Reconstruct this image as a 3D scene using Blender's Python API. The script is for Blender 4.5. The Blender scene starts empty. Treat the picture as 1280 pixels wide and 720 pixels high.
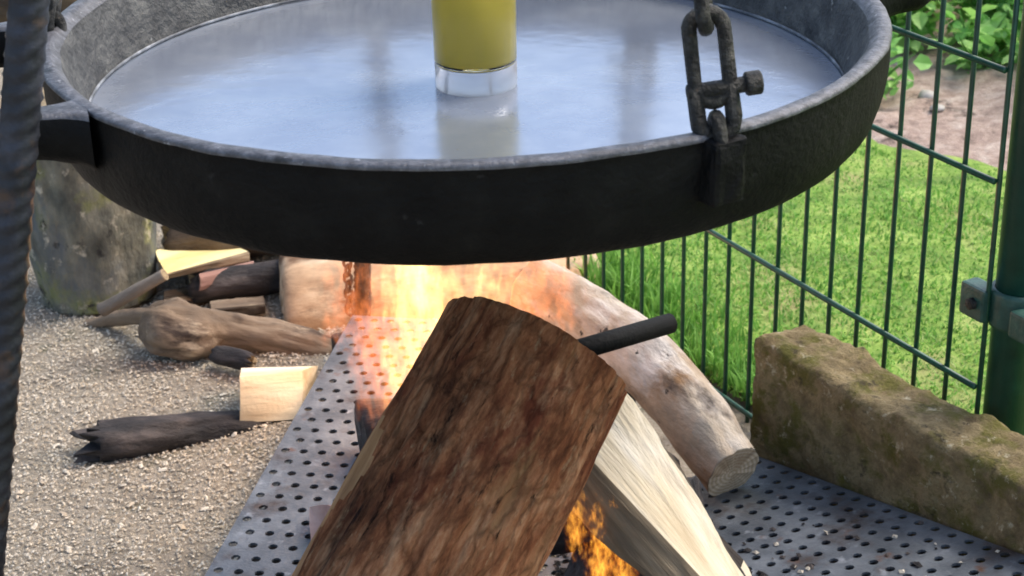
import bpy, bmesh, math, random
import numpy as np
from mathutils import Vector, Matrix, noise

random.seed(7)
rng = np.random.default_rng(7)
S = bpy.context.scene
COL = S.collection
R = math.radians

# ------------------------------------------------------------------ camera
cam_data = bpy.data.cameras.new('camera')
cam = bpy.data.objects.new('camera', cam_data)
COL.objects.link(cam)
cam_data.sensor_width = 36.0
cam_data.lens = 63.0
cam_data.clip_start = 0.02
cam_data.clip_end = 500.0
cam.matrix_world = (Matrix.Translation((0, 0, 1.0)) @ Matrix.Rotation(R(90 - 25.0), 4, 'X')
                    @ Matrix.Rotation(R(-1.5), 4, 'Z'))
cam_data.dof.use_dof = True
cam_data.dof.focus_distance = 1.42
cam_data.dof.aperture_fstop = 20.0
S.camera = cam

# ------------------------------------------------------------------ sky and sun
SUN_EL, SUN_AZ = 54.0, 66.0          # azimuth clockwise from +Y
W = bpy.data.worlds.new('World')
S.world = W
W.use_nodes = True
wn = W.node_tree
sky = wn.nodes.new('ShaderNodeTexSky')
sky.sky_type = 'NISHITA'
sky.sun_disc = False
sky.sun_elevation = R(SUN_EL)
sky.sun_rotation = R(SUN_AZ)
sky.air_density = 1.0
sky.dust_density = 3.0
sky.ozone_density = 1.0
bg = wn.nodes['Background']
bg.inputs['Strength'].default_value = 0.15
wn.links.new(sky.outputs[0], bg.inputs['Color'])

sun_data = bpy.data.lights.new('sun', 'SUN')
sun_data.energy = 1.3
sun_data.angle = R(24)
sun_data.color = (1.0, 0.95, 0.88)
sun = bpy.data.objects.new('sun', sun_data)
COL.objects.link(sun)
sd = Vector((math.sin(R(SUN_AZ)) * math.cos(R(SUN_EL)), math.cos(R(SUN_AZ)) * math.cos(R(SUN_EL)), math.sin(R(SUN_EL))))
sun.rotation_euler = sd.to_track_quat('Z', 'Y').to_euler()

S.view_settings.view_transform = 'Standard'
S.view_settings.look = 'None'
S.view_settings.exposure = 1.15
S.view_settings.gamma = 1.0
S.render.engine = 'CYCLES'
S.cycles.use_denoising = True
S.cycles.filter_width = 1.75
S.cycles.max_bounces = 10
S.cycles.transparent_max_bounces = 12
S.cycles.volume_bounces = 0
S.cycles.sample_clamp_indirect = 6.0

# ------------------------------------------------------------------ helpers
def lin(h):
    v = [int(h[i:i + 2], 16) / 255 for i in (0, 2, 4)]
    return tuple(c / 12.92 if c <= .04045 else ((c + .055) / 1.055) ** 2.4 for c in v) + (1.0,)


def tag(o, label, cat, group=None):
    o['label'] = label
    o['category'] = cat
    if group:
        o['group'] = group
    return o


def struct(o, kind='structure'):
    o['kind'] = kind
    return o


def thing(name, loc, label, cat, group=None):
    o = bpy.data.objects.new(name, None)
    o.empty_display_size = 0.05
    COL.objects.link(o)
    o.location = loc
    o['label'] = label
    o['category'] = cat
    if group:
        o['group'] = group
    return o


def world_of(o):
    m = o.matrix_basis.copy()
    if o.parent:
        m = world_of(o.parent) @ o.matrix_parent_inverse @ m
    return m


def put(name, mesh, mats, parent=None, matrix=None, smooth=True):
    o = bpy.data.objects.new(name, mesh)
    COL.objects.link(o)
    if mats is not None and len(mesh.materials) == 0:
        for m in (mats if isinstance(mats, (list, tuple)) else [mats]):
            mesh.materials.append(m)
    if matrix is not None:
        o.matrix_basis = matrix
    if parent is not None:
        o.parent = parent
        o.matrix_parent_inverse = world_of(parent).inverted()
    if smooth:
        mesh.polygons.foreach_set('use_smooth', [True] * len(mesh.polygons))
    return o


def mesh_from(name, v, f, mi=None):
    me = bpy.data.meshes.new(name)
    me.from_pydata([tuple(p) for p in v], [], [tuple(q) for q in f])
    if mi is not None:
        me.polygons.foreach_set('material_index', mi)
    me.update()
    return me


def from_bm(name, bm):
    me = bpy.data.meshes.new(name)
    bmesh.ops.recalc_face_normals(bm, faces=bm.faces)
    bm.to_mesh(me)
    bm.free()
    return me


def fb(p, f, o=4):
    return noise.fractal(Vector(p) * f, 1.0, 2.0, o)


def frame(a, b):
    """matrix at a with local Z towards b"""
    a, b = Vector(a), Vector(b)
    q = (b - a).to_track_quat('Z', 'X')
    return Matrix.Translation(a) @ q.to_matrix().to_4x4()


# ---------------------------------------------------------------- materials
def mat(name, stops, scale=8.0, stretch=(1, 1, 1), rough=0.8, bump=0.0, bscale=None, detail=6.0, metallic=0.0,
        spec=0.5, layers=(), nrough=0.6, dist=0.0, bdist=0.01, warp=0.0):
    """Principled with a noise colour ramp; layers = (stops colour, scale, lo, hi, stretch) blotches on top"""
    m = bpy.data.materials.new(name)
    m.use_nodes = True
    nt = m.node_tree
    N, L = nt.nodes, nt.links
    p = N['Principled BSDF']
    tc = N.new('ShaderNodeTexCoord')

    def mapped(st):
        mp = N.new('ShaderNodeMapping')
        mp.inputs['Scale'].default_value = st
        L.new(tc.outputs['Object'], mp.inputs['Vector'])
        return mp.outputs[0]

    def nz(sc, st, det=detail, rg=nrough, ds=dist):
        n = N.new('ShaderNodeTexNoise')
        n.inputs['Scale'].default_value = sc
        n.inputs['Detail'].default_value = det
        n.inputs['Roughness'].default_value = rg
        n.inputs['Distortion'].default_value = ds
        L.new(mapped(st), n.inputs['Vector'])
        return n.outputs['Fac']
    base = nz(scale, stretch)
    rp = N.new('ShaderNodeValToRGB')
    el = rp.color_ramp.elements
    while len(el) < len(stops):
        el.new(0.5)
    for e, (t, col) in zip(el, stops):
        e.position = t
        e.color = lin(col)
    L.new(base, rp.inputs[0])
    colo = rp.outputs[0]
    for (col, sc, lo, hi, st) in layers:
        n = nz(sc, st)
        mr = N.new('ShaderNodeMapRange')
        mr.inputs['From Min'].default_value = lo
        mr.inputs['From Max'].default_value = hi
        L.new(n, mr.inputs['Value'])
        mx = N.new('ShaderNodeMixRGB')
        L.new(mr.outputs[0], mx.inputs['Fac'])
        L.new(colo, mx.inputs[1])
        mx.inputs[2].default_value = lin(col)
        colo = mx.outputs[0]
    L.new(colo, p.inputs['Base Color'])
    p.inputs['Roughness'].default_value = rough
    p.inputs['Metallic'].default_value = metallic
    p.inputs['Specular IOR Level'].default_value = spec
    if bump:
        b = N.new('ShaderNodeBump')
        b.inputs['Strength'].default_value = bump
        b.inputs['Distance'].default_value = bdist
        L.new(nz(bscale or scale * 3, stretch, 8.0), b.inputs['Height'])
        L.new(b.outputs[0], p.inputs['Normal'])
    return m


M = {}
M['bark'] = mat('bark_brown', [(0.28, '573524'), (0.42, '915a3a'), (0.53, 'b87c54'), (0.68, 'd6a67c')], 46, (1, 1, 0.30), 0.95,
                1.0, 120, layers=[('33201a', 11, 0.50, 0.64, (1, 1, .28)), ('a57c54', 20, 0.54, 0.70, (1, 1, .22)),
                                 ('80462f', 15, 0.54, 0.66, (1, 1, .5)), ('2a1a12', 75, .59, .68, (1, 1, .25)), ('c09a72', 110, .58, .68, (1, 1, .3))], nrough=.75, spec=.12, bdist=.009)
def bark_plates(m):
    N, L = m.node_tree.nodes, m.node_tree.links
    p = N['Principled BSDF']
    tc = N.new('ShaderNodeTexCoord')
    nz = N.new('ShaderNodeTexNoise')
    nz.inputs['Scale'].default_value = 30
    nz.inputs['Detail'].default_value = 4
    L.new(tc.outputs['Object'], nz.inputs['Vector'])
    va = N.new('ShaderNodeVectorMath')
    va.operation = 'MULTIPLY_ADD'
    L.new(nz.outputs['Color'], va.inputs[0])
    va.inputs[1].default_value = (.022, .022, .03)
    L.new(tc.outputs['Object'], va.inputs[2])
    mp = N.new('ShaderNodeMapping')
    mp.inputs['Scale'].default_value = (1, 1, .26)
    L.new(va.outputs[0], mp.inputs['Vector'])
    vo = N.new('ShaderNodeTexVoronoi')
    vo.feature = 'DISTANCE_TO_EDGE'
    vo.inputs['Scale'].default_value = 78
    L.new(mp.outputs[0], vo.inputs['Vector'])
    mr = N.new('ShaderNodeMapRange')
    mr.inputs['From Min'].default_value = .0
    mr.inputs['From Max'].default_value = .16
    L.new(vo.outputs['Distance'], mr.inputs['Value'])
    old = p.inputs['Base Color'].links[0].from_socket
    mx = N.new('ShaderNodeMixRGB')
    mx.blend_type = 'MIX'
    mr2 = N.new('ShaderNodeMapRange')
    mr2.inputs['To Min'].default_value = .40
    mr2.inputs['To Max'].default_value = .0
    L.new(mr.outputs[0], mr2.inputs['Value'])
    L.new(mr2.outputs[0], mx.inputs['Fac'])
    L.new(old, mx.inputs[1])
    mx.inputs[2].default_value = lin('2c1a12')
    L.new(mx.outputs[0], p.inputs['Base Color'])
    b0 = p.inputs['Normal'].links[0].from_node
    b = N.new('ShaderNodeBump')
    b.inputs['Strength'].default_value = .55
    b.inputs['Distance'].default_value = .005
    L.new(mr.outputs[0], b.inputs['Height'])
    L.new(b0.outputs[0], b.inputs['Normal'])
    L.new(b.outputs[0], p.inputs['Normal'])


bark_plates(M['bark'])
M['torn'] = mat('torn_bark', [(0.3, '6e4a2e'), (0.5, 'a67a4e'), (0.7, 'cfa878')], 40, (1, 1, .15), .9, .7, 90)
M['bark_dark'] = mat('bark_dark', [(0.3, '14110e'), (0.5, '3a3026'), (0.68, '66563f')], 18, (1, 1, .3), .9, .9, 50)
M['bark_grey'] = mat('bark_grey', [(0.3, '4a4037'), (0.5, '807364'), (0.7, 'a39684')], 16, (1, 1, .35), .9, .6, 50,
                     layers=[('2e2620', 20, .56, .66, (1, 1, .5))])
M['wood_pale'] = mat('split_wood_pale', [(0.3, 'c4ae8a'), (0.46, 'dccbaa'), (0.7, 'ebdfc8')], 34, (1.5, 1.5, .16), .8, .7, 110,
                     layers=[('b8a486', 20, .56, .72, (1.5, 1.5, .14))])
M['wood_edge'] = mat('split_wood_side', [(0.3, '40362a'), (0.5, '86755c'), (0.68, 'b3a184')], 26, (1.6, 1.6, .08), .85, .6, 60)
M['wood_white'] = mat('sawn_wood_fresh', [(0.3, 'cdaa7c'), (0.5, 'ecd8b2'), (0.7, 'f6ead0')], 14, (1, 1, .25), .8, .3, 60)
M['wood_yellow'] = mat('sawn_wood_yellow', [(0.3, 'c9a860'), (0.5, 'e6cf8c'), (0.7, 'f2e6b4')], 14, (1, 1, .25), .8, .3, 60)
M['wood_pink'] = mat('wood_pinkish', [(0.3, '8a6357'), (0.5, 'b08a7c'), (0.7, 'caa899')], 16, (1, 1, .2), .85, .4, 60)
M['wood_old'] = mat('wood_weathered', [(0.3, '4a3e32'), (0.5, '7c6a56'), (0.7, 'a39078')], 14, (1, 1, .25), .9, .7, 50,
                    layers=[('3d3128', 24, .53, .65, (1, 1, .5)), ('b9a68a', 34, .58, .68, (1, 1, .4))])
M['peeled'] = mat('peeled_log', [(0.3, '7c6752'), (0.48, 'a8937a'), (0.68, 'c6b8a4')], 16, (1, 1, .45), .85, .7, 60,
                  layers=[('d9cfc2', 11, .47, .60, (1, 1, .5)), ('8d6c48', 20, .55, .66, (1, 1, .5)), ('4a4038', 14, .57, .66, (1, 1, .6)), ('2c2622', 60, .66, .7, (1, 1, 1))])
M['peeled_cream'] = mat('peeled_log_cream', [(0.3, '95785a'), (0.48, 'bf9f7c'), (0.68, 'd6bf9f')], 22, (1, 1, .5), .8, .4, 50,
                        layers=[('6f5238', 20, .52, .66, (1, 1, .5)), ('5d4a38', 30, .62, .70, (1, 1, .3))])
M['char'] = mat('charred_wood', [(0.3, '0c0b0b'), (0.5, '2a2523'), (0.7, '5a504a')], 30, (1, 1, .4), .75, 1.0, 45,
                layers=[('6e6359', 12, .60, .72, (1, 1, .3))])
M['stump'] = mat('stump_weathered', [(0.28, '33322c'), (0.45, '5a594e'), (0.6, '7c7867'), (0.75, '9c9480')], 26, (1, 1, .6), .95, .9, 40,
                 layers=[('7b7d45', 17, .52, .66, (1, 1, 1)), ('565b5c', 14, .52, .66, (1, 1, .5)), ('2c2a26', 34, .58, .66, (1, 1, 1)), ('b3ab96', 40, .6, .7, (1, 1, 1))])
M['stone'] = mat('kerb_mossy', [(0.28, '55472f'), (0.45, '85734f'), (0.6, 'a8946b'), (0.75, 'c2b189')], 34, (1, 1, 1), .95, 1.0, 90,
                 layers=[('6a6428', 24, .49, .61, (1, 1, 1)), ('453a22', 34, .56, .66, (1, 1, 1)), ('cbbf9f', 70, .60, .70, (1, 1, 1))], nrough=.7)
M['iron'] = mat('cast_iron', [(0.3, '060606'), (0.55, '0f0f0e'), (0.75, '191917')], 30, (1, 1, 1), .6, .3, 160, spec=.15,
                layers=[('2c2b29', 70, .68, .76, (1, 1, 1))])
M['iron_rim'] = mat('cast_iron_grey', [(0.3, '3a3a3c'), (0.5, '545457'), (0.7, '747478')], 120, (1, 1, 1), .42, .3, 300,  # paler, smoother grey iron for the rim and handle tops
                    layers=[('242424', 50, .56, .68, (1, 1, 1)), ('9a9a9c', 160, .64, .7, (1, 1, 1))])
M['iron_in'] = mat('cast_iron_inside', [(0.3, '2a2a28'), (0.5, '474744'), (0.7, '66655f')], 40, (1, 1, 1), .5, .8, 120,
                   layers=[('a9a8a0', 70, .66, .72, (1, 1, 1))])
M['chain'] = mat('chain_iron', [(0.3, '151513'), (0.5, '2f2e2a'), (0.7, '55524b')], 120, (1, 1, 1), .5, .6, 400, metallic=.4,
                 layers=[('6a5440', 90, .62, .72, (1, 1, 1))])
M['rebar'] = mat('rebar_steel', [(0.3, '121317'), (0.5, '212329'), (0.7, '383a42')], 50, (1, 1, 1), .5, .15, 200, metallic=.2,
                 layers=[('463529', 40, .56, .68, (1, 1, 1))])
M['rusty'] = mat('rusty_rod', [(0.3, '2c211c'), (0.5, '54443a'), (0.7, '7b675a')], 60, (1, 1, 1), .7, .6, 200)
M['pipe'] = mat('black_pipe', [(0.3, '060604'), (0.6, '0c0b09'), (0.8, '161410')], 80, (1, 1, 1), .7, .3, 200, spec=.2)
M['sheet'] = mat('perforated_steel', [(0.3, '4a4f53'), (0.5, '63686c'), (0.7, '7e8386')], 18, (1, 1, 1), .5, .25, 120, metallic=.35,
                 layers=[('4a3f38', 16, .54, .68, (1, 1, 1)), ('95999c', 46, .60, .72, (1, 1, 1)), ('6a4a36', 26, .62, .72, (1, 1, 1))])
M['fence'] = mat('fence_green', [(0.3, '0d3626'), (0.6, '154b36'), (0.8, '28644c')], 60, (1, 1, 1), .35, spec=.6)
M['post'] = mat('post_green', [(0.3, '0f352b'), (0.6, '17463b'), (0.8, '285a50')], 30, (1, 1, 1), .4, .1, 100, spec=.6)
M['clamp'] = mat('clamp_green', [(0.3, '203f36'), (0.6, '2f5449'), (0.8, '52756a')], 60, (1, 1, 1), .45, .2, 100)
M['ground'] = mat('sawdust_ground', [(0.28, '908470'), (0.45, 'ab9f8b'), (0.58, 'bdb19d'), (0.75, 'd0c6b4')], 110, (1, 1, 1), .95, 1.0, 160,
                  layers=[('8d8372', 9, .5, .68, (1, 1, 1)), ('77745c', 13, .56, .70, (1, 1, 1))], nrough=.75)
M['turf'] = mat('turf', [(0.3, '5a7530'), (0.5, '7c9840'), (0.7, 'a0b45c')], 14, (1, 1, 1), 1.0, .8, 60, layers=[('8f8a58', 7, .54, .7, (1, 1, 1))])
M['soil'] = mat('bed_soil', [(0.3, '917b6e'), (0.5, 'c0a695'), (0.7, 'dccab9')], 30, (1, 1, 1), 1.0, 1.0, 90,
                layers=[('4d4038', 12, .58, .68, (1, 1, 1))], nrough=.75)
M['pebble'] = mat('pebble_pale', [(0.3, '8f887e'), (0.6, 'bdb6ab'), (0.8, 'd9d4ca')], 20, (1, 1, 1), .9)
for k, (a, b) in enumerate((('5f9038', '82b54e'), ('76a84a', '9ac866'), ('4c7c30', '6c9e46'), ('a0b268', 'c2cc88'))):
    M['grass%d' % k] = mat('grass_green_%d' % k, [(0.3, a), (0.7, b)], 10, (1, 1, 1), .7, spec=.3)
for k, (a, b) in enumerate((('7bb556', 'a2d877'), ('a0d06a', 'c6ea94'), ('5e9246', '82b862'))):
    M['leaf%d' % k] = mat('leaf_green_%d' % k, [(0.3, a), (0.7, b)], 12, (1, 1, 1), .55, spec=.4)
for k, (a, b) in enumerate((('cfc3ac', 'ddd2be'), ('b3a48c', 'bfaf96'), ('9d907c', 'a99c88'), ('bcb19d', 'cbc1ae'))):
    M['chip%d' % k] = mat('chip_%d' % k, [(0.3, a), (0.7, b)], 30, (1, 1, 1), .9)


def leafy(m, amt):
    N, L = m.node_tree.nodes, m.node_tree.links
    p = N['Principled BSDF']
    t = N.new('ShaderNodeBsdfTranslucent')
    L.new(p.inputs['Base Color'].links[0].from_socket, t.inputs[0])
    mx = N.new('ShaderNodeMixShader')
    mx.inputs[0].default_value = amt
    L.new(p.outputs[0], mx.inputs[1])
    L.new(t.outputs[0], mx.inputs[2])
    L.new(mx.outputs[0], N['Material Output'].inputs['Surface'])


for k_ in list(M):
    if k_.startswith('grass') or k_.startswith('leaf'):
        leafy(M[k_], .45)


def end_mat(name, c0, c1, c2):
    """sawn end with growth rings about the local Z axis"""
    m = bpy.data.materials.new(name)
    m.use_nodes = True
    N, L = m.node_tree.nodes, m.node_tree.links
    p = N['Principled BSDF']
    tc = N.new('ShaderNodeTexCoord')
    w = N.new('ShaderNodeTexWave')
    w.wave_type = 'RINGS'
    w.rings_direction = 'Z'
    w.inputs['Scale'].default_value = 70
    w.inputs['Distortion'].default_value = 2.5
    w.inputs['Detail'].default_value = 3
    w.inputs['Detail Scale'].default_value = .6
    L.new(tc.outputs['Object'], w.inputs['Vector'])
    rp = N.new('ShaderNodeValToRGB')
    e = rp.color_ramp.elements
    e[0].color, e[1].color = lin(c0), lin(c1)
    L.new(w.outputs['Fac'], rp.inputs[0])
    n = N.new('ShaderNodeTexNoise')
    n.inputs['Scale'].default_value = 25
    n.inputs['Detail'].default_value = 6
    L.new(tc.outputs['Object'], n.inputs['Vector'])
    mr = N.new('ShaderNodeMapRange')
    mr.inputs['From Min'].default_value = .5
    mr.inputs['From Max'].default_value = .75
    L.new(n.outputs['Fac'], mr.inputs['Value'])
    mx = N.new('ShaderNodeMixRGB')
    L.new(mr.outputs[0], mx.inputs['Fac'])
    L.new(rp.outputs[0], mx.inputs[1])
    mx.inputs[2].default_value = lin(c2)
    L.new(mx.outputs[0], p.inputs['Base Color'])
    p.inputs['Roughness'].default_value = .85
    return m


M['end_pale'] = end_mat('log_end_pale', 'c9a983', 'e3cba8', 'a98560')
M['end_old'] = end_mat('log_end_old', '7a6a50', '9a8868', '4a4030')


def water_mat():
    m = bpy.data.materials.new('murky_water')
    m.use_nodes = True
    N, L = m.node_tree.nodes, m.node_tree.links
    p = N['Principled BSDF']
    tc = N.new('ShaderNodeTexCoord')
    n = N.new('ShaderNodeTexNoise')
    n.inputs['Scale'].default_value = 14
    n.inputs['Detail'].default_value = 6
    n.inputs['Roughness'].default_value = .65
    L.new(tc.outputs['Object'], n.inputs['Vector'])
    rp = N.new('ShaderNodeValToRGB')
    e = rp.color_ramp.elements
    e[0].position, e[0].color = .4, lin('959daa')
    e[1].position, e[1].color = .68, lin('aab0b8')
    L.new(n.outputs['Fac'], rp.inputs[0])
    L.new(rp.outputs[0], p.inputs['Base Color'])
    n2 = N.new('ShaderNodeTexNoise')
    n2.inputs['Scale'].default_value = 9
    n2.inputs['Detail'].default_value = 3
    L.new(tc.outputs['Object'], n2.inputs['Vector'])
    mr = N.new('ShaderNodeMapRange')
    mr.inputs['From Min'].default_value = .35
    mr.inputs['From Max'].default_value = .7
    mr.inputs['To Min'].default_value = .17
    mr.inputs['To Max'].default_value = .23
    L.new(n2.outputs['Fac'], mr.inputs['Value'])
    L.new(mr.outputs[0], p.inputs['Roughness'])
    p.inputs['IOR'].default_value = 1.5
    p.inputs['Metallic'].default_value = .62
    p.inputs['Specular IOR Level'].default_value = .5
    n3 = N.new('ShaderNodeTexNoise')
    n3.inputs['Scale'].default_value = 55
    n3.inputs['Detail'].default_value = 3
    L.new(tc.outputs['Object'], n3.inputs['Vector'])
    b = N.new('ShaderNodeBump')
    b.inputs['Strength'].default_value = .06
    b.inputs['Distance'].default_value = .004
    L.new(n3.outputs['Fac'], b.inputs['Height'])
    L.new(b.outputs[0], p.inputs['Normal'])
    return m


def glass_mat(name, col, rough, diff, dcol):
    """clear glass or liquid with a share of diffuse colour"""
    m = bpy.data.materials.new(name)
    m.use_nodes = True
    N, L = m.node_tree.nodes, m.node_tree.links
    p = N['Principled BSDF']
    p.inputs['Base Color'].default_value = lin(col)
    p.inputs['Transmission Weight'].default_value = 1.0
    p.inputs['Roughness'].default_value = rough
    p.inputs['IOR'].default_value = 1.45
    if diff:
        t = N.new('ShaderNodeBsdfTranslucent')
        t.inputs[0].default_value = lin(dcol)
        d = N.new('ShaderNodeBsdfDiffuse')
        d.inputs[0].default_value = lin(dcol)
        m1 = N.new('ShaderNodeMixShader')
        L.new(t.outputs[0], m1.inputs[1])
        L.new(d.outputs[0], m1.inputs[2])
        m2 = N.new('ShaderNodeMixShader')
        m2.inputs[0].default_value = diff
        L.new(p.outputs[0], m2.inputs[1])
        L.new(m1.outputs[0], m2.inputs[2])
        L.new(m2.outputs[0], N['Material Output'].inputs['Surface'])
    return m


M['water'] = water_mat()
M['glass'] = glass_mat('clear_glass', 'fbfdfb', .0, 0, 'ffffff')
M['glass_base'] = glass_mat('thick_glass_base', 'ffffff', .0, .30, 'ffffff')  # white diffuse share stands in for sky brightness refracted by the clear base
M['beer'] = glass_mat('beer', 'ddca58', .03, 1.0, 'e2d56c')
M['foam'] = mat('beer_foam', [(0.3, 'efe8d2'), (0.7, 'fffbf0')], 40, (1, 1, 1), .9)


def flame_mat(name, strength, hot, red):
    """fire as a glowing gas: density falls off from the tongue's axis, torn by noise (object space, unit tongue)"""
    m = bpy.data.materials.new(name)
    m.use_nodes = True
    nt = m.node_tree
    N, L = nt.nodes, nt.links
    N.remove(N['Principled BSDF'])
    tc = N.new('ShaderNodeTexCoord')
    nz = N.new('ShaderNodeTexNoise')
    nz.inputs['Scale'].default_value = 3.4
    nz.inputs['Detail'].default_value = 3
    mp = N.new('ShaderNodeMapping')
    mp.inputs['Scale'].default_value = (1.3, 1.3, 1.6)
    oi = N.new('ShaderNodeObjectInfo')
    L.new(tc.outputs['Object'], mp.inputs['Vector'])
    L.new(oi.outputs['Location'], mp.inputs['Location'])
    L.new(mp.outputs[0], nz.inputs['Vector'])
    sub = N.new('ShaderNodeVectorMath')
    sub.operation = 'SUBTRACT'
    L.new(nz.outputs['Color'], sub.inputs[0])
    sub.inputs[1].default_value = (.5, .5, .5)
    sc = N.new('ShaderNodeVectorMath')
    sc.operation = 'MULTIPLY'
    L.new(sub.outputs[0], sc.inputs[0])
    sc.inputs[1].default_value = (1.9, 1.9, .7)
    add = N.new('ShaderNodeVectorMath')
    L.new(tc.outputs['Object'], add.inputs[0])
    L.new(sc.outputs[0], add.inputs[1])
    sp = N.new('ShaderNodeSeparateXYZ')
    L.new(add.outputs[0], sp.inputs[0])

    def mth(op, a, b=None, clamp=False):
        n = N.new('ShaderNodeMath')
        n.operation = op
        n.use_clamp = clamp
        for i, v in enumerate((a, b)):
            if v is None:
                continue
            if isinstance(v, (int, float)):
                n.inputs[i].default_value = v
            else:
                L.new(v, n.inputs[i])
        return n.outputs[0]
    x, y, z = sp.outputs
    r = mth('SQRT', mth('ADD', mth('MULTIPLY', x, x), mth('MULTIPLY', y, y)))
    # width of the tongue at height z (0..1), widest low down
    w = mth('MULTIPLY', mth('SUBTRACT', 1.0, z, True), mth('MULTIPLY', mth('POWER', mth('ADD', mth('MAXIMUM', z, 0.0), .05), .35), 0.8))
    d = mth('SUBTRACT', 1.0, mth('DIVIDE', r, mth('MAXIMUM', w, .01)), True)
    zf = mth('MULTIPLY', mth('ADD', z, .02, True), 12.0, True)
    d = mth('MULTIPLY', d, zf)
    rp = N.new('ShaderNodeValToRGB')
    e = rp.color_ramp.elements
    e[0].position, e[0].color = 0.0, lin(red)
    e[1].position, e[1].color = 0.65, lin(hot)
    e.new(.28).color = lin('ff8424')
    L.new(d, rp.inputs[0])
    em = N.new('ShaderNodeEmission')
    L.new(rp.outputs[0], em.inputs['Color'])
    st = mth('MULTIPLY', mth('POWER', d, 1.7), strength)
    L.new(st, em.inputs['Strength'])
    L.new(em.outputs[0], N['Material Output'].inputs['Volume'])
    return m


M['flame'] = flame_mat('flame_gas', 24.0, 'ffd884', 'ff4a26')
M['flame_red'] = flame_mat('flame_gas_red', 17.0, 'ff8a4c', 'ff4028')
M['flame_low'] = flame_mat('flame_gas_low', 90.0, 'ffb040', 'ff4a10')


# ---------------------------------------------------------------- mesh makers
def catmull(pts, rad, n):
    P = [Vector(p) for p in pts]
    if len(P) == 2:
        return [P[0].lerp(P[1], i / n) for i in range(n + 1)], [rad[0] + (rad[1] - rad[0]) * i / n for i in range(n + 1)]
    out, ro = [], []
    m = len(P) - 1
    for i in range(n + 1):
        u = i / n * m
        k = min(int(u), m - 1)
        t = u - k
        p0, p1, p2, p3 = P[max(k - 1, 0)], P[k], P[k + 1], P[min(k + 2, m)]
        out.append(.5 * ((2 * p1) + (p2 - p0) * t + (2 * p0 - 5 * p1 + 4 * p2 - p3) * t * t + (3 * p1 - p0 - 3 * p2 + p3) * t ** 3))
        ro.append(rad[k] + (rad[k + 1] - rad[k]) * (t * t * (3 - 2 * t)))
    return out, ro


def sweep(name, pts, rad, mats, parent=None, segs=32, n=40, lump=0.0, lf=12.0, furrow=0.0, ff=60.0, fz=8.0, jag0=0.0, jag1=0.0,
          squash=1.0, seed=0.0, round_end=0.0, caps=True):
    """tube along a path in a local frame whose Z runs down its length; slot 0 = side, slot 1 = ends"""
    mw = frame(pts[0], pts[-1])
    mi = mw.inverted()
    P, rr = catmull([mi @ Vector(p) for p in pts], rad, n)
    V, Fc, mid = [], [], []
    up = Vector((1, 0, 0))
    for i, p in enumerate(P):
        t = (P[min(i + 1, n)] - P[max(i - 1, 0)]).normalized()
        a = (up - t * up.dot(t)).normalized()
        b = t.cross(a)
        e = min(i, n - i) / n
        rnd = 1.0
        if round_end:
            L_ = (P[-1] - P[0]).length
            q = min(1.0, e * L_ / (round_end * rr[i]))
            rnd = 1 - .22 * (1 - math.sqrt(max(0, 1 - (1 - q) ** 2)))
        for j in range(segs):
            th = 2 * math.pi * j / segs
            c, s = math.cos(th), math.sin(th)
            r = rr[i] * rnd
            q0 = p + (a * c + b * s * squash) * r
            if lump:
                r *= 1 + lump * fb((q0.x + seed, q0.y, q0.z * .6), lf, 3)
            if furrow:
                g = noise.noise(Vector((c * rr[i] * ff + seed, s * rr[i] * ff, q0.z * fz)))
                g += .5 * noise.noise(Vector((c * rr[i] * ff * 2.3, s * rr[i] * ff * 2.3 + seed, q0.z * fz * 2)))
                r += furrow * (g if g < .1 else .1 + (g - .1) * .4)
            q = p + (a * c + b * s * squash) * r
            if jag0 and i <= 3:
                q += t * jag0 * fb((c * 2 + seed, s * 2, 3), 1.7, 3) * (1 - i / 4)
            if jag1 and i >= n - 3:
                q += t * jag1 * fb((c * 2 + seed, s * 2, 9), 1.7, 3) * (1 - (n - i) / 4)
            V.append(q)
    for i in range(n):
        for j in range(segs):
            k = (j + 1) % segs
            Fc.append((i * segs + j, i * segs + k, (i + 1) * segs + k, (i + 1) * segs + j))
            mid.append(0)
    if caps:
        for i, s in ((0, -1), (n, 1)):
            ring = [i * segs + j for j in range(segs)]
            prev = ring
            for fr in (.66, .33):
                cur = []
                for j in range(segs):
                    v = P[i] + (V[ring[j]] - P[i]) * fr
                    cur.append(len(V))
                    V.append(v + Vector((0, 0, 1)) * .02 * rad[0] * random.uniform(-1, 1))
                for j in range(segs):
                    k = (j + 1) % segs
                    q = (prev[j], prev[k], cur[k], cur[j])
                    Fc.append(q if s > 0 else q[::-1])
                    mid.append(1)
                prev = cur
            c = len(V)
            V.append(P[i])
            for j in range(segs):
                k = (j + 1) % segs
                q = (prev[j], prev[k], c)
                Fc.append(q if s > 0 else q[::-1])
                mid.append(1)
    two = isinstance(mats, (list, tuple)) and len(mats) > 1
    me = mesh_from(name, V, Fc, mid if two else None)
    o = put(name, me, mats, parent, mw)
    if caps:
        # keep the cut ends crisp
        me.polygons.foreach_set('use_smooth', [m == 0 for m in mid])
    return o


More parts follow.
